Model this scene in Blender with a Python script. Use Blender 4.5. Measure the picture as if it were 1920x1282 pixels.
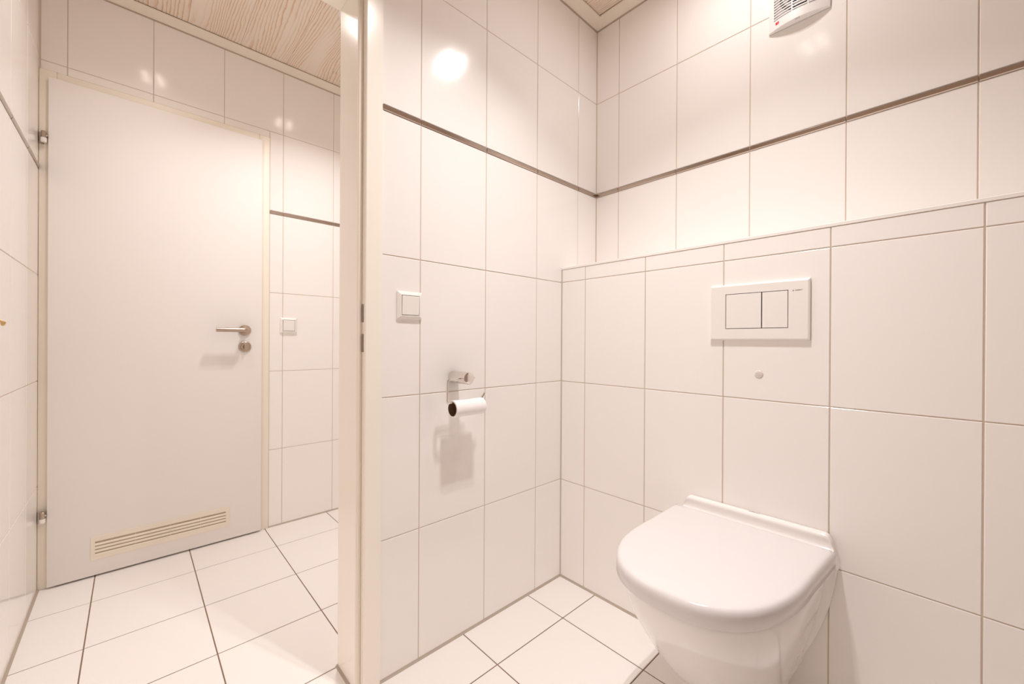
import bpy, bmesh, math, random
import numpy as np
from mathutils import Matrix, Vector

random.seed(7)
S = bpy.context.scene
COL = S.collection
for o in list(bpy.data.objects):
    bpy.data.objects.remove(o, do_unlink=True)

# ------------------------------------------------------------------ camera
YAW, PITCH, ROLL = math.radians(46.9364), math.radians(-0.0914), math.radians(0.3271)
fw = Vector((-math.sin(YAW) * math.cos(PITCH), math.cos(YAW) * math.cos(PITCH), math.sin(PITCH)))
rt0 = Vector((math.cos(YAW), math.sin(YAW), 0))
up0 = rt0.cross(fw)
rt = rt0 * math.cos(ROLL) + up0 * math.sin(ROLL)
up = up0 * math.cos(ROLL) - rt0 * math.sin(ROLL)
cd = bpy.data.cameras.new('camera')
cd.sensor_width = 36.0
cd.lens = 761.68 / 1920 * 36.0
cd.clip_start = 0.02
cam = bpy.data.objects.new('camera', cd)
COL.objects.link(cam)
M = Matrix((rt, up, -fw)).transposed().to_4x4()
M.translation = Vector((1.0727, -1.5124, 0.9526))
cam.matrix_world = M
S.camera = cam

# ------------------------------------------------------------------ world, exposure
W = bpy.data.worlds.new('world')
S.world = W
W.use_nodes = True
W.node_tree.nodes['Background'].inputs[0].default_value = (1.0, 0.9, 0.8, 1)
W.node_tree.nodes['Background'].inputs[1].default_value = 0.02
S.view_settings.view_transform = 'Standard'
S.view_settings.look = 'None'
S.view_settings.gamma = 1.0
S.view_settings.use_curve_mapping = False
S.view_settings.exposure = -0.07
S.cycles.max_bounces = 14
S.cycles.diffuse_bounces = 8
S.cycles.glossy_bounces = 5
S.cycles.caustics_reflective = False
S.cycles.caustics_refractive = False
S.cycles.sample_clamp_indirect = 4.0

LAMP_COLOR = (1.0, 0.955, 0.95)
# place, x, y, watts per bulb (four bulbs to a spot), beam in degrees
LAMPS = [('toilet', 0.640, -0.345, 0.78, 174), ('front', 0.645, -0.820, 2.42, 110),
         ('hall_door', -0.71, -1.435, 0.60, 126), ('hall_mid', -0.685, -0.800, 1.75, 122)]

# ------------------------------------------------------------------ materials
def mat(name, col, rough=0.5, metal=0.0, spec=0.5, bump=0.0, bscale=60, coat=0.0, var=0.0, vscale=3.0, emit=None):
    m = bpy.data.materials.new(name)
    m.use_nodes = True
    nt = m.node_tree
    b = nt.nodes['Principled BSDF']
    b.inputs['Base Color'].default_value = (*col, 1)
    b.inputs['Roughness'].default_value = rough
    b.inputs['Metallic'].default_value = metal
    b.inputs['Specular IOR Level'].default_value = spec
    b.inputs['Coat Weight'].default_value = coat
    b.inputs['Coat Roughness'].default_value = 0.08
    tc = nt.nodes.new('ShaderNodeTexCoord')
    if bump > 0:
        n = nt.nodes.new('ShaderNodeTexNoise')
        n.inputs['Scale'].default_value = bscale
        n.inputs['Detail'].default_value = 2
        nt.links.new(tc.outputs['Object'], n.inputs['Vector'])
        bp = nt.nodes.new('ShaderNodeBump')
        bp.inputs['Strength'].default_value = bump
        bp.inputs['Distance'].default_value = 0.002
        nt.links.new(n.outputs['Fac'], bp.inputs['Height'])
        nt.links.new(bp.outputs['Normal'], b.inputs['Normal'])
    if var > 0:
        n = nt.nodes.new('ShaderNodeTexNoise')
        n.inputs['Scale'].default_value = vscale
        n.inputs['Detail'].default_value = 3
        nt.links.new(tc.outputs['Object'], n.inputs['Vector'])
        r = nt.nodes.new('ShaderNodeMapRange')
        r.inputs['To Min'].default_value = 1 - var
        r.inputs['To Max'].default_value = 1 + var * 0.3
        nt.links.new(n.outputs['Fac'], r.inputs['Value'])
        mx = nt.nodes.new('ShaderNodeMix')
        mx.data_type = 'RGBA'
        mx.blend_type = 'MULTIPLY'
        mx.inputs[0].default_value = 1.0
        mx.inputs[6].default_value = (*col, 1)
        nt.links.new(r.outputs['Result'], mx.inputs[7])
        nt.links.new(mx.outputs[2], b.inputs['Base Color'])
    if emit:
        b.inputs['Emission Color'].default_value = (*emit[0], 1)
        b.inputs['Emission Strength'].default_value = emit[1]
    return m

TILE = mat('wall_tile_glaze', (0.915, 0.885, 0.857), rough=0.13, bump=0.03, bscale=7)
FLOORTILE = mat('floor_tile', (0.86, 0.825, 0.795), rough=0.42, bump=0.06, bscale=90)
GROUT = mat('wall_grout', (0.60, 0.50, 0.41), rough=0.9, bump=0.3, bscale=400)
FGROUT = mat('floor_grout', (0.25, 0.165, 0.12), rough=0.95, bump=0.3, bscale=400, var=0.2)
SEAL = mat('silicone_sealant', (0.46, 0.39, 0.32), rough=0.5, var=0.1, vscale=20)
CSEAL = mat('corner_sealant', (0.60, 0.52, 0.44), rough=0.5)
CHROME = mat('chrome', (0.80, 0.76, 0.72), rough=0.07, metal=1.0)
STEEL = mat('brushed_steel', (0.52, 0.42, 0.345), rough=0.3, metal=1.0, var=0.12, vscale=60)
STRIP = mat('accent_metal', (0.50, 0.41, 0.35), rough=0.16, metal=1.0)
IVORY = mat('ivory_lacquer', (0.94, 0.89, 0.81), rough=0.2, bump=0.03, bscale=25)
CASING = mat('casing_lacquer', (0.89, 0.825, 0.72), rough=0.45)
DOORWHITE = mat('door_white', (0.87, 0.835, 0.805), rough=0.6, bump=0.03, bscale=200)
PLASTIC = mat('white_plastic', (0.88, 0.845, 0.81), rough=0.22)
FANPL = mat('fan_plastic', (0.86, 0.84, 0.83), rough=0.3)
CREAMPL = mat('cream_plastic', (0.83, 0.755, 0.64), rough=0.4)
CERAMIC = mat('ceramic', (0.88, 0.85, 0.83), rough=0.05, coat=0.3)
LIDM = mat('lid_plastic', (0.74, 0.71, 0.705), rough=0.12)
DARK = mat('dark_gap', (0.03, 0.022, 0.018), rough=0.8)
BROWN = mat('latch_recess', (0.12, 0.07, 0.045), rough=0.8)  # dark brown; stands for shade in latch holes and moulding gap
PAPER = mat('tissue_paper', (0.93, 0.91, 0.90), rough=0.95, bump=0.25, bscale=300)
CARD = mat('cardboard_core', (0.24, 0.13, 0.075), rough=0.9, var=0.3, vscale=60)
MOULD = mat('moulding_paint', (0.84, 0.765, 0.66), rough=0.35)
INK = mat('grey_print', (0.16, 0.13, 0.12), rough=0.6)
RED = mat('red_badge', (0.72, 0.004, 0.02), rough=0.8, spec=0.1)
CAPM = mat('cap_plastic', (0.74, 0.68, 0.65), rough=0.35)
BRASS = mat('brass', (0.72, 0.50, 0.24), rough=0.3, metal=0.8)
LEAFGREY = mat('slab_plaster', (0.78, 0.72, 0.66), rough=0.9)
BULB = mat('bulb_glow', (1, 0.95, 0.9), rough=0.3, emit=((1.0, 0.90, 0.80), 45.0))

def wood_material():
    m = bpy.data.materials.new('glazed_pine')
    m.use_nodes = True
    nt = m.node_tree
    N, L = nt.nodes, nt.links
    b = N['Principled BSDF']
    b.inputs['Roughness'].default_value = 0.5
    tc = N.new('ShaderNodeTexCoord')
    oi = N.new('ShaderNodeObjectInfo')
    mul = N.new('ShaderNodeMath'); mul.operation = 'MULTIPLY'; mul.inputs[1].default_value = 37.0
    L.new(oi.outputs['Random'], mul.inputs[0])
    cmb = N.new('ShaderNodeCombineXYZ')
    for i in range(3):
        L.new(mul.outputs[0], cmb.inputs[i])
    add = N.new('ShaderNodeVectorMath'); add.operation = 'ADD'
    L.new(tc.outputs['Object'], add.inputs[0]); L.new(cmb.outputs[0], add.inputs[1])
    mp = N.new('ShaderNodeMapping'); mp.inputs['Scale'].default_value = (0.7, 4.0, 1.0)
    L.new(add.outputs[0], mp.inputs['Vector'])
    n1 = N.new('ShaderNodeTexNoise'); n1.inputs['Scale'].default_value = 1.6; n1.inputs['Detail'].default_value = 1.5
    L.new(mp.outputs[0], n1.inputs['Vector'])
    mp2 = N.new('ShaderNodeMapping'); mp2.inputs['Scale'].default_value = (14.0, 60.0, 1.0)
    L.new(add.outputs[0], mp2.inputs['Vector'])
    n2 = N.new('ShaderNodeTexNoise'); n2.inputs['Scale'].default_value = 1.0; n2.inputs['Detail'].default_value = 2.0
    L.new(mp2.outputs[0], n2.inputs['Vector'])
    # growth rings: contour lines of a stretched field
    sep = N.new('ShaderNodeSeparateXYZ'); L.new(add.outputs[0], sep.inputs[0])
    ay = N.new('ShaderNodeMath'); ay.operation = 'MULTIPLY'; ay.inputs[1].default_value = 80.0
    L.new(sep.outputs[1], ay.inputs[0])
    an = N.new('ShaderNodeMath'); an.operation = 'MULTIPLY_ADD'; an.inputs[1].default_value = 12.0
    L.new(n1.outputs['Fac'], an.inputs[0]); L.new(ay.outputs[0], an.inputs[2])
    a2 = N.new('ShaderNodeMath'); a2.operation = 'MULTIPLY_ADD'; a2.inputs[1].default_value = 0.9
    L.new(n2.outputs['Fac'], a2.inputs[0]); L.new(an.outputs[0], a2.inputs[2])
    fr = N.new('ShaderNodeMath'); fr.operation = 'FRACT'; L.new(a2.outputs[0], fr.inputs[0])
    cr = N.new('ShaderNodeValToRGB')
    e = cr.color_ramp.elements
    e[0].position = 0.0; e[0].color = (0.83, 0.73, 0.63, 1)
    e[1].position = 1.0; e[1].color = (0.83, 0.73, 0.63, 1)
    for pos, c in [(0.52, (0.80, 0.69, 0.58)), (0.76, (0.68, 0.46, 0.30)), (0.84, (0.63, 0.40, 0.24)), (0.92, (0.80, 0.69, 0.58))]:
        k = e.new(pos); k.color = (*c, 1)
    L.new(fr.outputs[0], cr.inputs[0])
    mp3 = N.new('ShaderNodeMapping'); mp3.inputs['Scale'].default_value = (1.2, 11.0, 1.0)
    L.new(add.outputs[0], mp3.inputs['Vector'])
    n3 = N.new('ShaderNodeTexNoise'); n3.inputs['Scale'].default_value = 1.0; n3.inputs['Detail'].default_value = 2.0
    L.new(mp3.outputs[0], n3.inputs['Vector'])
    mr = N.new('ShaderNodeMapRange'); mr.inputs['From Min'].default_value = 0.32; mr.inputs['From Max'].default_value = 0.50
    L.new(n3.outputs['Fac'], mr.inputs['Value'])
    mx = N.new('ShaderNodeMix'); mx.data_type = 'RGBA'
    mx.inputs[6].default_value = (0.83, 0.73, 0.63, 1)
    L.new(mr.outputs['Result'], mx.inputs[0]); L.new(cr.outputs[0], mx.inputs[7])
    L.new(mx.outputs[2], b.inputs['Base Color'])
    return m

WOOD = wood_material()

# ------------------------------------------------------------------ helpers
def link(o, parent=None):
    COL.objects.link(o)
    if parent is not None:
        o.parent = parent
        o.matrix_parent_inverse = Matrix.Identity(4)
    return o

def tag(o, label=None, cat=None, group=None, kind=None):
    if label: o['label'] = label
    if cat: o['category'] = cat
    if group: o['group'] = group
    if kind: o['kind'] = kind
    return o

def empty(name, loc, label=None, cat=None, group=None, kind=None, parent=None):
    o = bpy.data.objects.new(name, None)
    o.empty_display_size = 0.05
    o.location = loc
    link(o, parent)
    return tag(o, label, cat, group, kind)

def finish(bm, name, m, parent=None, smooth=False, origin=None, angle=None):
    me = bpy.data.meshes.new(name)
    bmesh.ops.recalc_face_normals(bm, faces=bm.faces)
    if origin is not None:
        bmesh.ops.translate(bm, verts=bm.verts, vec=-Vector(origin))
    bm.to_mesh(me); bm.free()
    for mm in (m if isinstance(m, (list, tuple)) else [m]):
        me.materials.append(mm)
    if smooth:
        for p in me.polygons: p.use_smooth = True
        if angle:
            me.set_sharp_from_angle(angle=math.radians(angle))
    o = bpy.data.objects.new(name, me)
    pl = Vector((0, 0, 0))
    link(o, parent)
    if parent is not None:
        # geometry is written in world coordinates; parents are unrotated empties or meshes
        p = parent
        while p is not None:
            pl += p.location
            p = p.parent
    o.location = Vector(origin if origin is not None else (0, 0, 0)) - pl
    return o

def add_box(bm, lo, hi, bev=0.0, seg=2):
    lo, hi = [min(a, b) for a, b in zip(lo, hi)], [max(a, b) for a, b in zip(lo, hi)]
    vs = [bm.verts.new((x, y, z)) for x in (lo[0], hi[0]) for y in (lo[1], hi[1]) for z in (lo[2], hi[2])]
    F = [(0, 1, 3, 2), (4, 6, 7, 5), (0, 4, 5, 1), (2, 3, 7, 6), (0, 2, 6, 4), (1, 5, 7, 3)]
    fs = [bm.faces.new([vs[i] for i in f]) for f in F]
    if bev > 0:
        es = list({e for f in fs for e in f.edges})
        bmesh.ops.bevel(bm, geom=es, offset=bev, segments=seg, affect='EDGES', profile=0.5)

def box(name, lo, hi, m, parent=None, bev=0.0, seg=2, smooth=False):
    bm = bmesh.new()
    add_box(bm, lo, hi, bev, seg)
    c = [(a + b) / 2 for a, b in zip(lo, hi)]
    return finish(bm, name, m, parent, smooth, origin=c, angle=40 if smooth else None)

def add_tube(bm, pts, r, seg=12, cap=True):
    pts = [Vector(p) for p in pts]
    n = len(pts)
    rings = []
    t0 = (pts[1] - pts[0]).normalized()
    ref = Vector((0, 0, 1)) if abs(t0.z) < 0.9 else Vector((1, 0, 0))
    a = t0.cross(ref).normalized()
    for i in range(n):
        if i == 0: t = (pts[1] - pts[0]).normalized()
        elif i == n - 1: t = (pts[-1] - pts[-2]).normalized()
        else: t = ((pts[i + 1] - pts[i]).normalized() + (pts[i] - pts[i - 1]).normalized()).normalized()
        a = (a - t * a.dot(t)).normalized()
        bb = t.cross(a)
        rr = r[i] if isinstance(r, (list, tuple)) else r
        rings.append([bm.verts.new(pts[i] + (a * math.cos(2 * math.pi * k / seg) + bb * math.sin(2 * math.pi * k / seg)) * rr) for k in range(seg)])
    for i in range(n - 1):
        for k in range(seg):
            bm.faces.new((rings[i][k], rings[i][(k + 1) % seg], rings[i + 1][(k + 1) % seg], rings[i + 1][k]))
    if cap:
        bm.faces.new(rings[0]); bm.faces.new(rings[-1])

def bend(pts, r, n=6):
    """round the inner corners of a polyline"""
    P = [Vector(p) for p in pts]
    out = [P[0]]
    for i in range(1, len(P) - 1):
        d0 = (P[i - 1] - P[i]); d1 = (P[i + 1] - P[i])
        q = min(r, d0.length * 0.45, d1.length * 0.45)
        a = P[i] + d0.normalized() * q; b = P[i] + d1.normalized() * q
        for k in range(n + 1):
            t = k / n
            out.append(a * (1 - t) ** 2 + P[i] * 2 * t * (1 - t) + b * t * t)
    out.append(P[-1])
    return out

def add_lathe(bm, prof, origin, axis, seg=32):
    """prof: (radius, height) along axis"""
    A = Vector(axis).normalized()
    ref = Vector((0, 0, 1)) if abs(A.z) < 0.9 else Vector((1, 0, 0))
    u = A.cross(ref).normalized(); v = A.cross(u)
    O = Vector(origin)
    rings = []
    for r, h in prof:
        if r < 1e-6:
            rings.append([bm.verts.new(O + A * h)])
        else:
            rings.append([bm.verts.new(O + A * h + (u * math.cos(2 * math.pi * k / seg) + v * math.sin(2 * math.pi * k / seg)) * r) for k in range(seg)])
    for a, b in zip(rings[:-1], rings[1:]):
        for k in range(seg):
            k2 = (k + 1) % seg
            if len(a) == 1 and len(b) == 1: continue
            if len(a) == 1: bm.faces.new((a[0], b[k], b[k2]))
            elif len(b) == 1: bm.faces.new((a[k], a[k2], b[0]))
            else: bm.faces.new((a[k], a[k2], b[k2], b[k]))

def lathe(name, prof, origin, axis, m, parent=None, seg=32, angle=35):
    bm = bmesh.new()
    add_lathe(bm, prof, origin, axis, seg)
    return finish(bm, name, m, parent, True, origin=origin, angle=angle)

def add_prism(bm, poly, axis, a, b):
    """extrude a closed polygon (list of 2-D points) along axis ('x','y','z') from a to b"""
    def P(p, t):
        return {'x': (t, p[0], p[1]), 'y': (p[0], t, p[1]), 'z': (p[0], p[1], t)}[axis]
    A = [bm.verts.new(P(p, a)) for p in poly]
    B = [bm.verts.new(P(p, b)) for p in poly]
    n = len(poly)
    bm.faces.new(A); bm.faces.new(B[::-1])
    for i in range(n):
        bm.faces.new((A[i], B[i], B[(i + 1) % n], A[(i + 1) % n]))

def prism(name, poly, axis, a, b, m, parent=None, smooth=False):
    bm = bmesh.new()
    add_prism(bm, poly, axis, a, b)
    return finish(bm, name, m, parent, smooth, angle=30 if smooth else None)

def text_mesh(name, body, size, m, parent, origin, U, V, space=1.0):
    """flat lettering, centred, lying in the plane spanned by U (reading direction) and V (up)"""
    cu = bpy.data.curves.new(name, 'FONT')
    cu.body = body; cu.size = size
    cu.align_x = 'CENTER'; cu.align_y = 'CENTER'
    cu.space_character = space
    cu.extrude = 0.00015
    t = bpy.data.objects.new(name, cu)
    COL.objects.link(t)
    dg = bpy.context.evaluated_depsgraph_get()
    me = bpy.data.meshes.new_from_object(t.evaluated_get(dg))
    bpy.data.objects.remove(t, do_unlink=True)
    U, V = Vector(U).normalized(), Vector(V).normalized()
    Nn = U.cross(V)
    R = Matrix((U, V, Nn)).transposed()
    me.transform(R.to_4x4())
    me.materials.clear(); me.materials.append(m)
    o = bpy.data.objects.new(name, me)
    link(o, parent)
    pl = Vector((0, 0, 0)); p = parent
    while p is not None:
        pl += p.location; p = p.parent
    o.location = Vector(origin) - pl
    return o

# ------------------------------------------------------------------ tiles
G = 0.0026           # wall joint
TCACHE = {}
def tile_mesh(w, h, m, nm, th=0.007, bev=0.0011):
    key = (round(w, 3), round(h, 3), m.name)
    if key in TCACHE: return TCACHE[key]
    x, y = w / 2, h / 2
    rc = [(-1, -1), (1, -1), (1, 1), (-1, 1)]
    v = [(a * x, b * y, -th) for a, b in rc] + [(a * x, b * y, -bev * .75) for a, b in rc] + [(a * (x - bev), b * (y - bev), 0) for a, b in rc]
    f = [(8, 9, 10, 11)]
    for i in range(4):
        j = (i + 1) % 4
        f += [(i, j, 4 + j, 4 + i), (4 + i, 4 + j, 8 + j, 8 + i)]
    me = bpy.data.meshes.new(nm)
    me.from_pydata(v, [], f)
    me.materials.append(m)
    TCACHE[key] = me
    return me

def strip_mesh(w, h):
    key = ('strip', round(w, 3))
    if key in TCACHE: return TCACHE[key]
    x = w / 2
    pr = [(-h / 2, -0.006), (-h / 2, 0.0005), (-h / 2 + .0022, 0.0028), (h / 2 - .0022, 0.0028), (h / 2, 0.0005), (h / 2, -0.006)]
    n = len(pr)
    v = [(-x, a, b) for a, b in pr] + [(x, a, b) for a, b in pr]
    f = [tuple(range(n))[::-1], tuple(range(n, 2 * n))] + [(i, i + 1, n + i + 1, n + i) for i in range(n - 1)]
    f = [t if len(t) != 4 else t[::-1] for t in f]
    me = bpy.data.meshes.new('accent_strip')
    me.from_pydata(v, [], f)
    bm = bmesh.new(); bm.from_mesh(me); bmesh.ops.recalc_face_normals(bm, faces=bm.faces); bm.to_mesh(me); bm.free()
    me.materials.append(STRIP)
    TCACHE[key] = me
    return me

def place(me, name, parent, O, U, V, Nn, u, v, tilt=0.0):
    o = bpy.data.objects.new(name, me)
    COL.objects.link(o)
    R = Matrix((U, V, Nn)).transposed()
    if tilt:
        R = R @ Matrix.Rotation(random.uniform(-tilt, tilt), 3, 'X') @ Matrix.Rotation(random.uniform(-tilt, tilt), 3, 'Y')
    mw = R.to_4x4(); mw.translation = O + U * u + V * v
    o.parent = parent
    o.matrix_local = mw
    return o

def tile_field(parent, O, U, V, us, vs, hole=None, m=TILE, nm='tile', g=G, accent=None, tilt=0.0009):
    """us / vs: joint positions along U and V; hole = (u0,u1,v0,v1); accent = (v0,v1) row of metal strips"""
    O, U, V = Vector(O), Vector(U), Vector(V)
    Nn = U.cross(V)
    for u0, u1 in zip(us[:-1], us[1:]):
        for v0, v1 in zip(vs[:-1], vs[1:]):
            rects = [(u0, u1, v0, v1)]
            if hole:
                a, b, c, d = hole
                if u0 < b and u1 > a and v0 < d and v1 > c:
                    rects = []
                    if u0 < a: rects.append((u0, a, v0, v1))
                    if u1 > b: rects.append((b, u1, v0, v1))
                    m0, m1 = max(u0, a), min(u1, b)
                    if v0 < c: rects.append((m0, m1, v0, c))
                    if v1 > d: rects.append((m0, m1, d, v1))
            for r in rects:
                w, h = r[1] - r[0] - g, r[3] - r[2] - g
                if w < 0.006 or h < 0.006: continue
                if accent and abs(v0 - accent[0]) < 1e-6:
                    place(strip_mesh(w, h + g - .0006), 'accent_strip', parent, O, U, V, Nn, (r[0] + r[1]) / 2, (r[2] + r[3]) / 2)
                else:
                    place(tile_mesh(w, h, m, nm), nm, parent, O, U, V, Nn, (r[0] + r[1]) / 2, (r[2] + r[3]) / 2, tilt)

def joints(start, pitch, lo, hi, mn=0.012):
    k = math.ceil((lo + mn - start) / pitch)
    out = [lo]
    x = start + k * pitch
    while x < hi - mn:
        out.append(x); x += pitch
    out.append(hi)
    return out

# ------------------------------------------------------------------ dimensions (metres)
XW = -1.2753      # hall far wall (door wall)
YS = -1.7732      # long wall behind / left of the camera
YL = -0.2347      # ledge front
XR = 1.60         # right wall of the toilet room
YH = 0.35         # hall end wall
XP = -0.1180      # hall side of the partition
ZC = 2.334        # underside of ceiling moulding
ZW = 2.3565       # underside of the boards
ZL = 1.2530       # ledge top
ROWS = [0.004, 0.393, 0.793, 1.193, 1.5945, 1.6105, 2.0115, 2.332]
ACC = (1.5945, 1.6105)
FX, FY = 0.1727, -0.4240
GB = 0.0013       # grout is recessed this far behind the tile faces

def slab(name, boxes, m, hit=None):
    bm = bmesh.new()
    for lo, hi in boxes: add_box(bm, lo, hi)
    o = finish(bm, name, m)
    o['kind'] = 'structure'
    return o

# ------------------------------------------------------------------ floor
floor = slab('floor', [((XW - .12, YS - .12, -.06), (XR + .12, YH + .12, -.0012))], FGROUT)
tile_field(floor, (0, 0, 0), (1, 0, 0), (0, 1, 0),
           joints(FX, 0.3024, XW, XP - .02), joints(FY, 0.2988, YS, YH), m=FLOORTILE, nm='floor_tile', g=0.0034, tilt=0.0006)
tile_field(floor, (0, 0, 0), (1, 0, 0), (0, 1, 0),
           [XP - .02, FX], joints(FY, 0.2988, YS, -1.0216 + .002), m=FLOORTILE, nm='floor_tile', g=0.0034, tilt=0.0006)
tile_field(floor, (0, 0, 0), (1, 0, 0), (0, 1, 0),
           [0.0, FX], joints(FY, 0.2988, -1.0216, YL), m=FLOORTILE, nm='floor_tile', g=0.0034, tilt=0.0006)
tile_field(floor, (0, 0, 0), (1, 0, 0), (0, 1, 0),
           joints(FX, 0.3024, FX, XR), joints(FY, 0.2988, YS, YL), m=FLOORTILE, nm='floor_tile', g=0.0034, tilt=0.0006)

# ------------------------------------------------------------------ walls
DY0, DY1, DZ = -1.7732, -1.0068, 1.9755          # hall door: frame outside
OY0, OY1, OZ = -1.7732, -1.0095, 1.9755          # opening in the partition: frame outside

# partition between toilet room and hall
wall_west = slab('wall_west', [((XP + GB, OY1 + .004, 0), (-GB, YH, 2.40)), ((XP + GB, YS, OZ - .004), (-GB, OY1 + .004, 2.40))], GROUT)
Acols = sorted([0.0] + [-0.1306 - 0.25155 * k for k in range(7)])
Acols = [YS] + [c for c in Acols if c > YS + .02]
tile_field(wall_west, (0, 0, 0), (0, 1, 0), (0, 0, 1), Acols, ROWS, hole=(OY0 - .1, OY1 - .002, -1, OZ), accent=ACC)
Bcols = joints(-0.6918, 0.2524, YS, YH)
tile_field(wall_west, (XP, 0, 0), (0, -1, 0), (0, 0, 1), [-c for c in Bcols[::-1]], ROWS, hole=(-OY1 + .002, 2.5, -1, OZ), accent=ACC)

# upper back wall
wall_north = slab('wall_north', [((-GB, GB, 0), (XR + .12, .12, 2.40))], GROUT)
Ucols = [0.0] + [0.1135 + 0.25240 * k for k in range(10)] 
Ucols = [c for c in Ucols if c < XR - .02] + [XR]
tile_field(wall_north, (0, 0, 0), (1, 0, 0), (0, 0, 1), Ucols, [ZL + .002] + ROWS[4:], accent=ACC)

# boxed-in cistern wall below it
wall_ledge = slab('wall_ledge', [((GB, YL + GB, 0), (XR - .001, -.001, ZL - .008))], GROUT)
Xcols = [0.002] + [0.1177 + 0.25195 * k for k in range(10)]
Xcols = [c for c in Xcols if c < XR - .02] + [XR]
tile_field(wall_ledge, (0, YL, 0), (1, 0, 0), (0, 0, 1), Xcols, ROWS[:4] + [ZL - .009])
tile_field(wall_ledge, (0, 0, ZL - .001), (1, 0, 0), (0, 1, 0), Xcols, [YL + .012, -.001])
prism('edge_trim', [(YL - .0012, ZL - .0085), (YL - .0012, ZL - .0012), (YL, ZL), (YL + .012, ZL), (YL + .012, ZL - .002), (YL + .004, ZL - .002), (YL + .004, ZL - .0085)],
      'x', 0.0015, XR - .001, PLASTIC, wall_ledge)

# hall far wall with the door
wall_hall = slab('wall_hall', [((XW - .12, YS, 0), (XW - GB, DY0 + .004, 2.40)), ((XW - .12, DY1 - .006, 0), (XW - GB, YH, 2.40)),
                               ((XW - .12, DY0, DZ - .006), (XW - GB, DY1, 2.40))], GROUT)
Hcols = joints(-0.6918, 0.25215, YS, YH)
tile_field(wall_hall, (XW, 0, 0), (0, 1, 0), (0, 0, 1), Hcols, ROWS, hole=(DY0 - .1, DY1 + .001, -1, DZ + .0015), accent=ACC)

# long wall at the left edge of the picture, running on behind the camera
wall_south = slab('wall_south', [((XW - .12, YS - .12, 0), (XR + .12, YS - GB, 2.40))], GROUT)
tile_field(wall_south, (0, YS, 0), (-1, 0, 0), (0, 0, 1), joints(-1.0480 * -1 - .2527 * 9, 0.2527, -XR, -XW), ROWS, accent=ACC)

# unseen right wall of the toilet room; dark finish made up to curb bounce
TAUPE = mat('low_bounce_taupe', (0.34, 0.28, 0.24), rough=0.9, bump=0.2, bscale=120)
wall_east = slab('wall_east', [((XR, YS, 0), (XR + .12, .12, 2.40))], TAUPE)

# end of the hall, out of the picture
wall_hall_end = slab('wall_hall_end', [((XW - .12, YH + GB, 0), (XP, YH + .12, 2.40))], GROUT)
tile_field(wall_hall_end, (0, YH, 0), (1, 0, 0), (0, 0, 1), joints(XW, 0.2527, XW, XP), ROWS, accent=ACC)

# ------------------------------------------------------------------ sealant joints
def seal(name, parent, lo, hi):
    return box(name, lo, hi, SEAL, parent)
def base_seal(parent, a, b, ax, at, n):
    """triangular bead along the floor"""
    r = 0.0062
    prism('sealant_bead', [(at, 0.0), (at + n * r, 0.0), (at + n * r * .45, r * .45), (at, r)], ax, a, b, SEAL, parent)
base_seal(wall_west, OY1, YL, 'y', 0.0, 1)
base_seal(wall_ledge, 0.0, XR, 'x', YL, -1)
base_seal(wall_hall, DY1, YH, 'y', XW, 1)
base_seal(wall_south, XW, XP - .02, 'x', YS, 1)
def corner_seal(parent, x, y, nx, ny, z0, z1, r=0.0035):
    prism('corner_bead', [(x, y), (x + nx * r, y), (x + nx * r * .4, y + ny * r * .4), (x, y + ny * r)], 'z', z0, z1, CSEAL, parent)
corner_seal(wall_north, 0, 0, 1, -1, ZL, ZC)
corner_seal(wall_ledge, 0, YL, 1, -1, 0.004, ZL - .009, .003)
corner_seal(wall_hall, XW, YS, 1, 1, 0.004, ZC, .005)
def top_seal(parent, ax, at, n, a, b):
    r = 0.0045
    prism('top_bead', [(at, ZC + .001), (at + n * r, ZC + .001), (at + n * .002, ZC - r), (at, ZC - r)], ax, a, b, SEAL, parent)
top_seal(wall_west, 'y', 0.0, 1, YS, 0)
top_seal(wall_north, 'x', 0.0, -1, 0, XR)
top_seal(wall_hall, 'y', XW, 1, YS, YH)
top_seal(wall_south, 'x', YS, 1, XW, XP)

# ------------------------------------------------------------------ ceiling: boards and moulding
ceiling = slab('ceiling', [((XW - .12, YS - .12, ZW + .014), (XR + .12, YH + .12, ZW + .10))], BROWN)
def planks(x0, x1, y0, y1):
    ys = joints(-1.3370, 0.1965, y0, y1)
    for a, b in zip(ys[:-1], ys[1:]):
        c = (b - .0003, a + .0003)
        bm = bmesh.new()
        lo, hi = c[1], c[0]
        add_prism(bm, [(lo, ZW + .012), (lo, ZW + .0008), (lo + .0008, ZW), (hi - .0008, ZW), (hi, ZW + .0008), (hi, ZW + .012)], 'x', x0, x1)
        finish(bm, 'ceiling_board', WOOD, ceiling, origin=((x0 + x1) / 2, (lo + hi) / 2, ZW))
planks(XW + .02, XP - .02, YS + .02, YH - .02)
planks(0.02, XR - .02, YS + .02, -0.02)
MP = [(0, ZC), (.006, ZC), (.014, ZC + .002), (.026, ZC + .007), (.037, ZC + .0125), (.047, ZC + .0145), (.048, ZC + .0165), (.048, ZC + .0195), (0, ZC + .0195)]
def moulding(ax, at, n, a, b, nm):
    prism('gap_shade_strip', [(at + n * .040, ZC + .0190), (at + n * .0462, ZC + .0190), (at + n * .0462, ZW + .001), (at + n * .040, ZW + .001)], ax, a, b, BROWN, ceiling)  # solid dark strip standing in for shade between moulding and boards
    o = prism(nm, [(at + n * p[0], p[1]) for p in MP], ax, a, b, MOULD, None, smooth=True)
    o['kind'] = 'structure'
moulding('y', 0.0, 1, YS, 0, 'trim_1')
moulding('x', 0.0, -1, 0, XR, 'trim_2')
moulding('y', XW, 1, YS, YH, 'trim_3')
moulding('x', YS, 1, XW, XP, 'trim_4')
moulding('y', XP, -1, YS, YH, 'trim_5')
moulding('x', YH, -1, XW, XP, 'trim_6')
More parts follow.
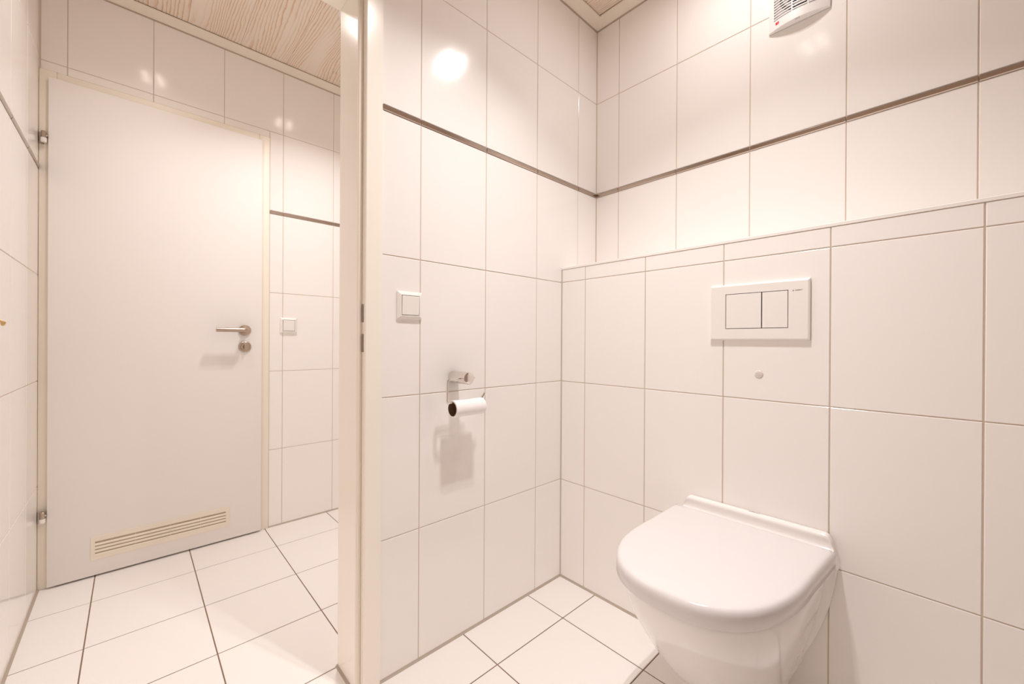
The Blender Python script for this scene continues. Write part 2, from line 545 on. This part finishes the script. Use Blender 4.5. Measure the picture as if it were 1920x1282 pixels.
moulding('x', YS, 1, 0, XR, 'trim_7')
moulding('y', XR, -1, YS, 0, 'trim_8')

# ------------------------------------------------------------------ hall door (door_1)
door = empty('door_1', (XW, -1.39, 0), kind='structure')
fr = bmesh.new()
FP = .008                                            # casing stands this proud of the tiles
def casing(bm, y0, y1, z0, z1): add_box(bm, (XW - .10, y0, z0), (XW + FP, y1, z1), .0025, 2)
casing(fr, DY0 + .0005, DY0 + .046, 0, DZ)
casing(fr, DY1 - .046, DY1 - .0003, 0, DZ)
casing(fr, DY0 + .046, DY1 - .046, DZ - .046, DZ)
finish(fr, 'door_frame', CASING, door, True, angle=30)
LY0, LY1, LZ0, LZ1 = -1.7475, -1.0425, 0.0070, 1.9445
LX = XW + .024                                       # front of the leaf
VY0, VY1, VZ0, VZ1 = -1.6190, -1.1870, 0.0880, 0.1420  # grille opening
lf = bmesh.new()
LB = LX - .015
add_box(lf, (LB, LY0, LZ0), (LX, LY1, LZ1), .0022, 2)
leaf = finish(lf, 'door_leaf', DOORWHITE, door, True, angle=30)
# inner rebate of the leaf between the frame jambs
box('leaf_rebate', (XW - .03, LY0 + .022, .012), (LB + .0005, LY1 - .022, LZ1 - .022), DOORWHITE, door)
# ventilation grille
gp = bmesh.new()
gx = LX + .0035
oy0, oy1, oz0, oz1 = -1.6310, -1.1745, 0.0700, 0.1610
for a, b, c, d in ((oy0, oy1, VZ1, oz1), (oy0, oy1, oz0, VZ0), (oy0, VY0, VZ0, VZ1), (VY1, oy1, VZ0, VZ1)):
    add_box(gp, (LX - .0002, a, c), (gx, b, d))
grille = finish(gp, 'vent_grille', CREAMPL, door)
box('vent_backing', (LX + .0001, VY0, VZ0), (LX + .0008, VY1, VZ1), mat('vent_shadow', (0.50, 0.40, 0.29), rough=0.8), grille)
for k in range(1, 4):
    z = VZ0 + (VZ1 - VZ0) * k / 4
    prism('vent_slat', [(LX + .0009, z + .0052), (gx - .0002, z + .0024), (gx - .0002, z - .0034), (LX + .0009, z - .0004)], 'y', VY0, VY1, CREAMPL, grille)
prism('vent_slat', [(LX + .0009, VZ0 + .0044), (gx - .0002, VZ0 + .0012), (gx - .0002, VZ0), (LX + .0009, VZ0)], 'y', VY0, VY1, CREAMPL, grille)
for f in (0.275, 0.535, 0.78):
    y = VY0 + (VY1 - VY0) * f
    box('vent_stay', (LX + .0009, y - .0007, VZ0), (LX + .0013, y + .0007, VZ1), CREAMPL, grille)
ym = VY0 + (VY1 - VY0) * .535
lathe('vent_screw', [(0, .0006), (.0028, .0006), (.0032, 0), (.0032, -.001)], (gx, ym, .115), (1, 0, 0), CHROME, grille, 12)
# hinges
for zc in (1.7130, 0.2780):
    h = empty('hinge', (LX - .002, -1.7585, zc), parent=None)
    h.parent = door; h.location = Vector((LX - .002, -1.7585, zc)) - door.location
    lathe('hinge_barrel', [(0, .021), (.0060, .021), (.0072, .0195), (.0072, -.0035), (.0050, -.0035), (.0050, -.005)], (LX + .001, -1.7585, zc), (0, 0, 1), STEEL, h, 16)
    lathe('hinge_cap', [(0.0045, -.004), (.0078, -.0045), (.0082, -.006), (.0082, -.019), (.0072, -.021), (0, -.021)], (LX + .001, -1.7585, zc), (0, 0, 1), PLASTIC, h, 16)
    box('hinge_plate', (XW + .006, -1.7725, zc - .024), (XW + .010, -1.7590, zc + .020), STEEL, h, .0008, 1)
    lathe('hinge_pin', [(0, .006), (.0035, .006), (.0035, -.001)], (LX - .006, -1.7520, zc + .006), (1, 0, 0), CHROME, h, 10)
# lever handle on round rose
HY, HZ = -1.1140, 0.9985
hd = empty('door_handle', (LX, HY, HZ)); hd.parent = door; hd.location = Vector((LX, HY, HZ)) - door.location
hd['label'] = 'brushed steel lever'
lathe('rose', [(0.0, .0105), (.0115, .0105), (.0125, .0088), (.0170, .0085), (.0178, .0078), (.0235, .0072), (.0252, .0055), (.0255, 0)], (LX, HY, HZ), (1, 0, 0), STEEL, hd, 40)
lv = bmesh.new()
pts = bend([(LX + .006, HY, HZ), (LX + .055, HY, HZ), (LX + .055, HY - .120, HZ)], .016, 8)
add_tube(lv, pts, .0100, 20)
finish(lv, 'lever', STEEL, hd, True, angle=40)
KZ = 0.9185
kd = empty('privacy_turn', (LX, HY + .0008, KZ)); kd.parent = door; kd.location = Vector((LX, HY + .0008, KZ)) - door.location
lathe('turn_rose', [(0.0, .0080), (.0150, .0080), (.0160, .0070), (.0190, .0068), (.0198, .0076), (.0215, .0076), (.0235, .0066), (.0252, .005), (.0255, 0)], (LX, HY + .0008, KZ), (1, 0, 0), STEEL, kd, 40)
tb = bmesh.new()
add_box(tb, (LX + .008, HY - .0042, KZ - .0125), (LX + .020, HY + .0042, KZ + .0125), .0035, 3)
finish(tb, 'turn_knob', STEEL, kd, True, angle=40)
tb = bmesh.new()
add_box(tb, (LX + .0079, HY - .0085, KZ - .0065), (LX + .0086, HY - .0062, KZ + .0065))
finish(tb, 'turn_slot', BROWN, kd)

# ------------------------------------------------------------------ frame in the partition opening (door_2)
opening = empty('door_2', (-.06, OY1, 0), kind='structure')
def jamb_profile(y1, s, notch):
    """plan outline of one jamb; s=+1 for the right-hand jamb (solid lies at y greater than the lining)"""
    F, E = .0080, -.1420
    P = [(F, 0.0), (F, -.0440), (F - .0015, -.0456)]
    P += ([(-.0030, -.0456), (-.0030, -.0336), (-.0158, -.0336), (-.0158, -.0456)] if notch else [])
    P += [(-.0175, -.0456), (-.0180, -.0478), (-.0155, -.0490), (-.0155, -.0590), (-.0170, -.0605), (E + .0015, -.0605), (E, -.0590), (E, 0.0), (XP - .0004, 0.0), (XP - .0004, .006), (-.0004, .006), (-.0004, 0.0)]
    return [(x, y1 + s * y) for x, y in P]
jm = bmesh.new()
HOLES = [(0.9210, 0.9700), (1.0020, 1.0515)]
zs = [0.0, HOLES[0][0], HOLES[0][1], HOLES[1][0], HOLES[1][1], OZ]
for i, (a, b) in enumerate(zip(zs[:-1], zs[1:])):
    add_prism(jm, jamb_profile(OY1 - .0004, 1, i in (1, 3)), 'z', a, b)
finish(jm, 'door_jamb', IVORY, opening)
for a, b in HOLES:
    box('latch_hole_shade', (-.0157, OY1 - .0410, a + .0003), (-.0031, OY1 - .0342, b - .0003), BROWN, opening)  # dark filler imitating the shade inside the strike pocket
jm = bmesh.new()
add_prism(jm, jamb_profile(OY0 + .0006, -1, False), 'z', 0, OZ)
finish(jm, 'door_jamb', IVORY, opening)
hm = bmesh.new()
PH = [(.0080, OZ), (.0080, OZ - .0456), (-.0175, OZ - .0456), (-.0175, OZ - .0605), (-.1420, OZ - .0605), (-.1420, OZ)]
add_prism(hm, PH, 'y', OY0 + .0615, OY1 - .0612)
finish(hm, 'door_header', IVORY, opening)
sg = bmesh.new()
add_prism(sg, [(-.0170, OY1 - .0461), (-.0140, OY1 - .0463), (-.0125, OY1 - .0500), (-.0125, OY1 - .0545), (-.0132, OY1 - .0580), (-.0150, OY1 - .0589), (-.0170, OY1 - .0589)], 'z', 0.002, OZ - .062)
finish(sg, 'door_seal', mat('pale_seal', (0.86, 0.79, 0.70), rough=0.45), opening)
prism('sealant_bead', [(OY1 - .0610, 0.0), (OY1 - .0672, 0.0), (OY1 - .0640, .003), (OY1 - .0610, .0055)], 'x', -.142, -.018, SEAL, opening)

# ------------------------------------------------------------------ toilet
TC = 0.6990
def axis_x(y):           # the pan's centre line, leaving the wall at a very slight angle
    return TC - .040 * max(0.0, min(.36, YL - y))
toilet = empty('toilet', (TC, YL, 0.0), 'white wall-hung toilet with closed rounded lid on the tiled cistern wall', 'toilet')
def d_outline(yb, yf, hwb, hwf, y0, n=2.3, ns=14, nf=40):
    """half-plane D: from back-left along the side round the front to back-right"""
    R = []
    for i in range(ns):
        t = i / ns
        R.append((hwb + (hwf - hwb) * t, yb + (y0 - yb) * t))
    b = y0 - yf
    for i in range(nf // 2 + 1):
        a = (math.pi / 2) * i / (nf // 2)
        R.append((hwf * max(math.cos(a), 0) ** (2 / n), y0 - b * math.sin(a) ** (2 / n)))
    left = [(-x, y) for x, y in R]
    right = [(x, y) for x, y in R[:-1]][::-1]
    return left + right
def lerp_table(T, z):
    """smooth curve through the table rows (least-squares quartic per column)"""
    zs_ = [r[0] for r in T]
    return [float(np.polyval(np.polyfit(zs_, [r[c] for r in T], 4), z)) for c in range(1, len(T[0]))]
# z, front y, half width at the back, half width at the start of the front curve, y0
BT = [(.4060, -.7240, .1840, .1820, -.450), (.3600, -.7120, .1800, .1780, -.440), (.3000, -.6820, .1710, .1680, -.430), (.2400, -.6400, .1570, .1530, -.410),
      (.1800, -.5860, .1380, .1340, -.390), (.1200, -.5260, .1190, .1140, -.370), (.0750, -.4700, .0980, .0930, -.350), (.0500, -.4250, .0760, .0700, -.330)]
FT = [(.4060, .1960), (.3800, .1910), (.3000, .1790), (.2400, .1630), (.1850, .1420), (.1480, .1250), (.1000, .1020), (.0500, .0700)]
def smooth(a, b, x):
    t = max(0, min(1, (x - a) / (b - a)))
    return t * t * (3 - 2 * t)
bw = bmesh.new()
rings = []
zl = [.4060 + .0040 - .0040 * 1] 
NZ = 26
for i in range(NZ + 1):
    z = .4060 - (.4060 - .0500) * i / NZ
    yf, hb, hf, y0 = lerp_table(BT, z)
    fl = lerp_table(FT, z)[0]
    out = d_outline(YL - .002, yf, hb, hf, y0, 2.3, 64, 40)
    ring = []
    for x, y in out:
        s = 1 if x > 0 else -1
        d = YL - y                      # distance from the wall
        if d < .21:
            ax = abs(x)
            f = 1 - smooth(.011, .024, d)                      # rear flange against the wall
            sc = smooth(.011, .026, d) * (1 - smooth(.040, .095, d))  # finger recess in front of it
            zz = math.sin(math.pi * max(0, min(1, (z - .15) / (.385 - .15)))) ** 0.8 if .15 < z < .385 else 0
            ax = ax + (fl - ax) * f - .040 * sc * zz * (1 - f)
            x = s * ax
        ring.append(bw.verts.new((axis_x(y) + x, y, z)))
    rings.append(ring)
n = len(rings[0])
for a, b in zip(rings[:-1], rings[1:]):
    for k in range(n):
        bw.faces.new((a[k], a[(k + 1) % n], b[(k + 1) % n], b[k]))
# rounded rim and the flat top of the ceramic
top = rings[0]
prev = top
for off, dz in ((.0012, .0020), (.0040, .0034), (.06, .0036)):
    ring = []
    for v in top:
        x, y = v.co.x - axis_x(v.co.y), v.co.y
        s = 1 if x > 0 else -1
        cyy = max(min(y, YL - .10), -.60)
        dx, dy = x, y - (-.42)
        L = math.hypot(dx, dy)
        ring.append(bw.verts.new((axis_x(v.co.y) + x - dx / L * off, min(y - dy / L * off, YL - .002), v.co.z + dz)))
    for k in range(n):
        bw.faces.new((prev[k], prev[(k + 1) % n], ring[(k + 1) % n], ring[k]))
    prev = ring
bw.faces.new(prev)
bot = rings[-1]
bw.faces.new(bot)
bowl = finish(bw, 'bowl', CERAMIC, toilet, True, angle=50)
# lid
def loft_lid(bm, prof, yb, yf, hb, hf, y0, n_=2.4):
    """prof: list of (inset, z) from the underside edge up to the top centre"""
    rr = []
    for ins, z in prof:
        o = d_outline(yb + (-ins * .3 if ins < .02 else -.012), yf + ins, hb - ins, hf - ins, y0, n_, 12, 56)
        rr.append([bm.verts.new((axis_x(y) + x, y, z)) for x, y in o])
    n = len(rr[0])
    for a, b in zip(rr[:-1], rr[1:]):
        for k in range(n):
            bm.faces.new((a[k], a[(k + 1) % n], b[(k + 1) % n], b[k]))
    bm.faces.new(rr[0]); bm.faces.new(rr[-1])
sb = bmesh.new()
loft_lid(sb, [(.0, .4098), (.0, .4160), (.004, .4175)], -.2870, -.7220, .1790, .1750, -.450)
finish(sb, 'seat_ring', LIDM, toilet, True, angle=40)
lb = bmesh.new()
loft_lid(lb, [(.006, .4165), (.0015, .4158), (.0, .4172), (.0, .4410), (.0006, .4455), (.0022, .4500), (.0048, .4532), (.0082, .4550), (.013, .4558), (.05, .4563)], -.2835, -.7400, .1975, .1915, -.455, 2.5)
finish(lb, 'lid', LIDM, toilet, True, angle=50)
# raised ridge between lid and wall
rg = bmesh.new()
prof = [(-.2375, .4060), (-.2375, .4765), (-.2395, .4795), (-.2440, .4807), (-.2540, .4802), (-.2595, .4785), (-.2622, .4750), (-.2622, .4710), (-.2606, .4640), (-.2600, .4530), (-.2640, .4470), (-.2720, .4450), (-.2840, .4445), (-.2850, .4060)]
NS = 44
rr = []
for i in range(NS + 1):
    t = -1 + 2 * i / NS
    t = math.copysign(1 - (1 - abs(t)) ** 2.2, t)
    q = abs(t)
    ring = []
    for y, z in prof:
        hw = .1800 + .0150 * max(0, (.4805 - z) / .0745) ** 1.2
        k = 1.0
        if q > .93:
            a = (q - .93) / .07
            k = a
            drop = .016 * a ** 2.2
            zz = z - drop * max(0, (z - .445) / .0355) if z > .445 else z
        else:
            zz = z
        ring.append(rg.verts.new((TC + .003 + hw * t, y, zz)))
    rr.append(ring)
m_ = len(prof)
for a, b in zip(rr[:-1], rr[1:]):
    for k in range(m_):
        rg.faces.new((a[k], a[(k + 1) % m_], b[(k + 1) % m_], b[k]))
rg.faces.new(rr[0]); rg.faces.new(rr[-1])
ridge = finish(rg, 'back_ridge', CERAMIC, toilet, True, angle=55)
text_mesh('maker_lettering', 'DURAVIT', .0062, INK, ridge, (.7095, -.2470, .4807), (1, 0, 0), (0, 1, 0), 1.05)

# ------------------------------------------------------------------ flush plate
PY = YL - .0095
def pk(v, c):            # measured on the wall plane, moved to the plate's front
    return c - (c - v) * .9925
x0, x1, z0, z1 = pk(.5830, 1.0727), pk(.8315, 1.0727), pk(.9595, .9526), pk(1.1215, .9526)
bx0, bxm, bx1, bz0, bz1 = pk(.6265, 1.0727), pk(.7208, 1.0727), pk(.7838, 1.0727), pk(.9925, .9526), pk(1.0943, .9526)
plate = empty('flush_plate', ((x0 + x1) / 2, YL, (z0 + z1) / 2), 'white rectangular dual flush plate with two buttons above the toilet', 'flush plate')
pb = bmesh.new()
def ringpts(a, b, c, d, y): return [pb.verts.new(p) for p in ((a, y, c), (b, y, c), (b, y, d), (a, y, d))]
bv = .0045
R = [ringpts(x0, x1, z0, z1, YL - .0005), ringpts(x0, x1, z0, z1, PY + .004), ringpts(x0 + .0007, x1 - .0007, z0 + .0007, z1 - .0007, PY + .002), ringpts(x0 + bv, x1 - bv, z0 + bv, z1 - bv, PY),
     ringpts(bx0, bx1, bz0, bz1, PY), ringpts(bx0, bx1, bz0, bz1, PY + .006)]
for a, b in zip(R[:-1], R[1:]):
    for k in range(4): pb.faces.new((a[k], a[(k + 1) % 4], b[(k + 1) % 4], b[k]))
finish(pb, 'cover_frame', PLASTIC, plate)
box('button_gap', (bx0 - .001, PY + .0060, bz0 - .001), (bx1 + .001, PY + .0068, bz1 + .001), DARK, plate)
g = .0016
fb = box('flush_button', (bx0 + g, PY + .0002, bz0 + g), (bxm - g * .8, PY + .0058, bz1 - g), PLASTIC, plate, .0007, 2)
fb['label'] = 'large flush button'
fb = box('flush_button', (bxm + g * .8, PY + .0002, bz0 + g), (bx1 - g, PY + .0058, bz1 - g), PLASTIC, plate, .0007, 2)
fb['label'] = 'small flush button'
box('maker_square', (.7958, PY - .00025, 1.0889), (.7980, PY + .0001, 1.0917), INK, plate)
text_mesh('maker_lettering', 'GEBERIT', .0041, INK, plate, (.8088, PY - .0002, 1.0906), (1, 0, 0), (0, 0, 1), 1.1)

# plastic plug in the wall under the plate
plug = lathe('cover_plug', [(0, .0022), (.0085, .0022), (.0102, .0014), (.0112, 0), (.0112, -.002)], (.7154, YL, .8645), (0, -1, 0), CAPM, None, 32)
tag(plug, 'small round greyish plastic plug in the tile between toilet and flush plate', 'wall plug')
box('plug_slot', (.7075, YL - .0023, .8669), (.7180, YL - .0021, .8679), mat('plug_groove', (0.5, 0.43, 0.40), rough=0.6), plug)
box('plug_slot', (.7085, YL - .0023, .8622), (.7210, YL - .0021, .8631), bpy.data.materials['plug_groove'], plug)

# ------------------------------------------------------------------ light switches
def light_switch(base, U, Nn, label):
    """base: point on the tile face, U: width direction, Nn: out of the wall"""
    U, Nn = Vector(U), Vector(Nn); V = Vector((0, 0, 1)); B = Vector(base)
    t = empty('light_switch', base, label, 'light switch', 'square white rocker switches')
    def P(u, v, n): return tuple(B + U * u + V * v + Nn * n)
    bm = bmesh.new()
    def ring(h, n): return [bm.verts.new(P(a * h, b * h, n)) for a, b in ((-1, -1), (1, -1), (1, 1), (-1, 1))]
    R = [ring(.0400, 0.0), ring(.0400, .0035), ring(.0393, .0045), ring(.0318, .0100), ring(.0298, .0104), ring(.0288, .0100), ring(.0288, .0040)]
    for a, b in zip(R[:-1], R[1:]):
        for k in range(4): bm.faces.new((a[k], a[(k + 1) % 4], b[(k + 1) % 4], b[k]))
    finish(bm, 'switch_frame', PLASTIC, t)
    bm = bmesh.new()
    q = [P(a * .0288, b * .0288, .0045) for a, b in ((-1, -1), (1, -1), (1, 1), (-1, 1))]
    bm.faces.new([bm.verts.new(p) for p in q])
    finish(bm, 'switch_gap', DARK, t)
    bm = bmesh.new()
    h = .0272
    back = [bm.verts.new(P(a * h, b * h, .0046)) for a, b in ((-1, -1), (1, -1), (1, 1), (-1, 1))]
    e = [bm.verts.new(P(a * h, b * h, .0098 if b < 0 else .0118)) for a, b in ((-1, -1), (1, -1), (1, 1), (-1, 1))]
    f = [bm.verts.new(P(a * (h - .0012), b * (h - .0012), .0108 if b < 0 else .0126)) for a, b in ((-1, -1), (1, -1), (1, 1), (-1, 1))]
    for a, b in ((back, e), (e, f)):
        for k in range(4): bm.faces.new((a[k], a[(k + 1) % 4], b[(k + 1) % 4], b[k]))
    bm.faces.new(f)
    finish(bm, 'rocker', PLASTIC, t)
    return t
light_switch((0.0, -.9222, 1.0547), (0, 1, 0), (1, 0, 0), 'white light switch on the toilet room wall above the paper holder, beside the door frame')
light_switch((XW, -.9170, 1.0280), (0, 1, 0), (1, 0, 0), 'white light switch on the hall wall, right of the closed white door')

# ------------------------------------------------------------------ paper holder and roll
HX, HYc, HZc = 0.0, -.7650, .8390
ph = empty('paper_holder', (0, HYc, HZc), 'chrome toilet paper holder with bent wire arm on the left tiled wall', 'paper holder')
lathe('mount', [(0, .0850), (.0165, .0850), (.0187, .0835), (.0190, .0810), (.0190, 0)], (0, HYc, HZc), (1, 0, 0), CHROME, ph, 36)
AX = .0640
ar = bmesh.new()
pts = bend([(AX, -.7320, HZc - .001), (AX, -.8310, HZc - .001), (AX, -.8310, .7660), (AX, -.7050, .7660), (AX, -.6890, .7865)], .011, 6)
add_tube(ar, pts, .0036, 12)
finish(ar, 'wire_arm', CHROME, ph, True, angle=50)
lathe('arm_stop', [(0, .0045), (.0028, .0045), (.0038, .003), (.0038, -.004)], (AX, -.7340, HZc - .001), (0, 1, 0), CHROME, ph, 14)
lathe('arm_bush', [(.0031, .0022), (.0048, .0018), (.0052, -.006)], (AX, HYc - .0165, HZc - .001), (0, -1, 0), CHROME, ph, 14)
RI, RO = .0205, .0255
rz = .7660 + .0031 - RI + .0001 - .0002
roll = empty('toilet_roll', (AX, -.755, rz), 'nearly used-up white toilet roll with brown core hanging on the wire arm', 'toilet paper')
bm = bmesh.new()
add_lathe(bm, [(RI + .0008, -.0560), (RO - .0008, -.0560), (RO, -.0552), (RO, .0552), (RO - .0008, .0560), (RI + .0008, .0560), (RI + .0008, -.0560)], (AX, -.7560, rz), (0, 1, 0), 48)
finish(bm, 'paper', PAPER, roll, True, origin=(AX, -.756, rz), angle=40)
bm = bmesh.new()
add_lathe(bm, [(RI, -.0570), (RI + .0008, -.0570), (RI + .0008, .0570), (RI, .0570), (RI, -.0570)], (AX, -.7560, rz), (0, 1, 0), 48)
finish(bm, 'core', CARD, roll, True, origin=(AX, -.756, rz), angle=40)

# ------------------------------------------------------------------ extractor fan
FX0, FX1, FZ0, FZ1 = .6730, .8330, 1.9510, 2.1110
FC = (FX0 + FX1) / 2
fan = empty('extractor_fan', (FC, 0, (FZ0 + FZ1) / 2), 'white square extractor fan with slatted grille and small red badge high on the tiled wall', 'fan')
def bulge(x, z=None):
    q = (x - FC) / ((FX1 - FX0) / 2)
    return 0.0060 + .0195 * max(0, 1 - q * q)
def face_grid(xs, zs, inset, holes=()):
    pass
cb = bmesh.new()
OX0, OX1, OZ0, OZ1 = FX0 + .0165, FX1 - .0165, FZ0 + .0285, FZ1 - .018   # grille opening
nx = 24
xs = [FX0 + .0012 + (FX1 - FX0 - .0024) * i / nx for i in range(nx + 1)]
xs = sorted(set([round(x, 5) for x in xs] + [OX0, OX1]))
zsf = [FZ0 + .0012, OZ0, OZ1, FZ1 - .0012]
vv = {}
def fv(x, z, n=0.0, key=0):
    k = (round(x, 5), round(z, 5), key)
    if k not in vv: vv[k] = cb.verts.new((x, -bulge(x) + n, z))
    return vv[k]
for xa, xb in zip(xs[:-1], xs[1:]):
    for za, zb in zip(zsf[:-1], zsf[1:]):
        if za >= OZ0 - 1e-6 and zb <= OZ1 + 1e-6 and xa >= OX0 - 1e-6 and xb <= OX1 + 1e-6:
            continue
        cb.faces.new((fv(xa, za), fv(xb, za), fv(xb, zb), fv(xa, zb)))
# side walls of the housing
def outer(x, z): 
    k = (round(x, 5), round(z, 5), 9)
    if k not in vv: vv[k] = cb.verts.new((x, -.0015, z))
    return vv[k]
ex = lambda x: FX0 if abs(x - xs[0]) < 1e-6 else FX1 if abs(x - xs[-1]) < 1e-6 else x
for xa, xb in zip(xs[:-1], xs[1:]):
    for zf, ze in ((zsf[0], FZ0), (zsf[-1], FZ1)):
        cb.faces.new((fv(xa, zf), fv(xb, zf), outer(ex(xb), ze), outer(ex(xa), ze)))
for xf in (xs[0], xs[-1]):
    for za, zb in zip(zsf[:-1], zsf[1:]):
        a = FZ0 if za == zsf[0] else za; b = FZ1 if zb == zsf[-1] else zb
        cb.faces.new((fv(xf, za), fv(xf, zb), outer(ex(xf), b), outer(ex(xf), a)))
# inner edge of the opening
ox = [x for x in xs if OX0 - 1e-6 <= x <= OX1 + 1e-6]
for zz in (OZ0, OZ1):
    for xa, xb in zip(ox[:-1], ox[1:]):
        cb.faces.new((fv(xa, zz), fv(xb, zz), fv(xb, zz, .0082, 5), fv(xa, zz, .0082, 5)))
for xx in (OX0, OX1):
    cb.faces.new((fv(xx, OZ0), fv(xx, OZ1), fv(xx, OZ1, .0082, 5), fv(xx, OZ0, .0080, 5)))
cover = finish(cb, 'fan_cover', FANPL, fan, True, angle=35)
# recessed back of the grille with the dark round duct
bb = bmesh.new()
oxx = [OX0 + (OX1 - OX0) * i / 12 for i in range(13)]
for xa, xb in zip(oxx[:-1], oxx[1:]):
    bb.faces.new([bb.verts.new(p) for p in ((xa, -bulge(xa) + .0080, OZ0 - .002), (xb, -bulge(xb) + .0080, OZ0 - .002), (xb, -bulge(xb) + .0080, OZ1 + .002), (xa, -bulge(xa) + .0080, OZ1 + .002))])
finish(bb, 'grille_back', FANPL, fan)
db = bmesh.new()
cx, cz, rr_ = FC + .001, (OZ0 + OZ1) / 2 + .001, .0500
for ra, rb in ((rr_, .041), (.032, .020), (.020, 0.0)):
    seg = 48
    for k in range(seg):
        a0, a1 = 2 * math.pi * k / seg, 2 * math.pi * (k + 1) / seg
        pp = []
        for r_, a_ in ((ra, a0), (ra, a1), (rb, a1), (rb, a0)):
            x, z = cx + r_ * math.cos(a_), cz + r_ * math.sin(a_)
            p = (x, -bulge(x) + .0074, z)
            if not pp or (Vector(p) - Vector(pp[-1])).length > 1e-6: pp.append(p)
        if len(pp) > 2: db.faces.new([db.verts.new(p) for p in pp[:4]] if rb > 0 else [db.verts.new(p) for p in pp[:3]])
finish(db, 'duct_opening', DARK, fan)
# slats
NSL = 13
for k in range(NSL):
    z = OZ0 + (OZ1 - OZ0) * (k + .62) / NSL
    sm = bmesh.new()
    rowp = []
    for i in range(13):
        x = oxx[i]
        y = -bulge(x)
        rowp.append([sm.verts.new(p) for p in ((x, y + .0002, z - .0016), (x, y + .0002, z + .0016), (x, y + .0066, z + .0030), (x, y + .0066, z + .0006))])
    for a, b in zip(rowp[:-1], rowp[1:]):
        for q in range(4): sm.faces.new((a[q], a[(q + 1) % 4], b[(q + 1) % 4], b[q]))
    sm.faces.new(rowp[0]); sm.faces.new(rowp[-1])
    finish(sm, 'grille_slat', FANPL, fan, origin=(FC, 0, z))
for fx in (.40, .72):
    x = OX0 + (OX1 - OX0) * fx
    box('grille_rib', (x - .0016, -bulge(x) + .0010, OZ0 - .001), (x + .0016, -bulge(x) + .0076, OZ1 + .001), FANPL, fan)
# red badge with a small white mark
bx, bz = FX0 + .0265, FZ0 + .0175
def on_face(x, z, n): return (x, -bulge(x) - n, z)
rb = bmesh.new()
rb.faces.new([rb.verts.new(on_face(bx + a, bz + b, .0003)) for a, b in ((-.0048, -.0040), (.0048, -.0040), (.0048, .0040), (-.0048, .0040))])
badge = finish(rb, 'red_badge', RED, fan)
rb = bmesh.new()
for a, h in ((-.0008, .0010), (.0006, .0015), (.0020, .0020)):
    rb.faces.new([rb.verts.new(on_face(bx + a + p, bz - .0012 + q, .0006)) for p, q in ((0, 0), (.0009, 0), (.0009, h), (0, h))])
finish(rb, 'badge_mark', PLASTIC, badge)
# little marks under the front edge
for k in range(4):
    x = FC - .004 + k * .0032
    yb_ = -bulge(x) * .72
    mk = bmesh.new()
    mk.faces.new([mk.verts.new(p) for p in ((x, -bulge(x) + .0015, FZ0 + .0003), (x + .0016, -bulge(x) + .0015, FZ0 + .0003), (x + .0010, yb_, FZ0 - .0004 + .0006), (x + .0006, yb_, FZ0 - .0004 + .0006))])
    bmesh.ops.translate(mk, verts=mk.verts, vec=(0, -.0006, -.0006))
    finish(mk, 'snap_mark', INK, fan)

# ------------------------------------------------------------------ small fitting at the picture's left edge
hook = empty('wall_hook', (-.5980, YS, .9950), 'small brass-coloured hook on the hall side of the left tiled wall', 'hook')
lathe('hook_base', [(0, .004), (.009, .004), (.0105, .002), (.0105, 0)], (-.5980, YS, .9990), (0, 1, 0), BRASS, hook, 20)
hb_ = bmesh.new()
add_tube(hb_, bend([(-.5980, YS + .003, .999), (-.5980, YS + .0140, .999), (-.5985, YS + .0150, .985), (-.5990, YS + .0185, .996)], .010, 5), .0030, 10)
finish(hb_, 'hook_arm', BRASS, hook, True, angle=60)

# ------------------------------------------------------------------ ceiling lamps (above the frame)
LABELS = {'toilet': 'round white recessed ceiling spot above the toilet, nearest to the fan',
          'front': 'round white recessed ceiling spot in the toilet room, in front of the toilet',
          'hall_door': 'round white recessed ceiling spot in the hall in front of the white door',
          'hall_mid': 'round white recessed ceiling spot in the hall, hidden behind the ivory door jamb'}
for nm, lx, ly, watts, beam in LAMPS:
    zt = ZW
    t = empty('ceiling_lamp', (lx, ly, zt), LABELS[nm], 'lamp', 'recessed ceiling spots')
    lathe('lamp_ring', [(.060, .004), (.061, .0105), (.064, .0120), (.071, .0115), (.0755, .008), (.076, 0)], (lx, ly, zt), (0, 0, -1), FANPL, t, 40)
    lathe('lamp_face', [(0, .0050), (.0605, .0050)], (lx, ly, zt), (0, 0, -1), CHROME, t, 40)
    for k in range(4):
        a = math.radians(45 + 90 * k + 10)
        px, py = lx + .042 * math.cos(a), ly + .042 * math.sin(a)
        lathe('bulb_lens', [(0, .0085), (.0080, .0078), (.0125, .0050)], (px, py, zt), (0, 0, -1), BULB, t, 20)
        ld = bpy.data.lights.new('bulb_light', 'AREA')
        ld.shape = 'DISK'; ld.size = .024
        ld.energy = watts; ld.color = LAMP_COLOR; ld.spread = math.radians(beam)
        lo = bpy.data.objects.new('bulb_light', ld)
        link(lo, t)
        lo.location = (px - lx, py - ly, -.0100)
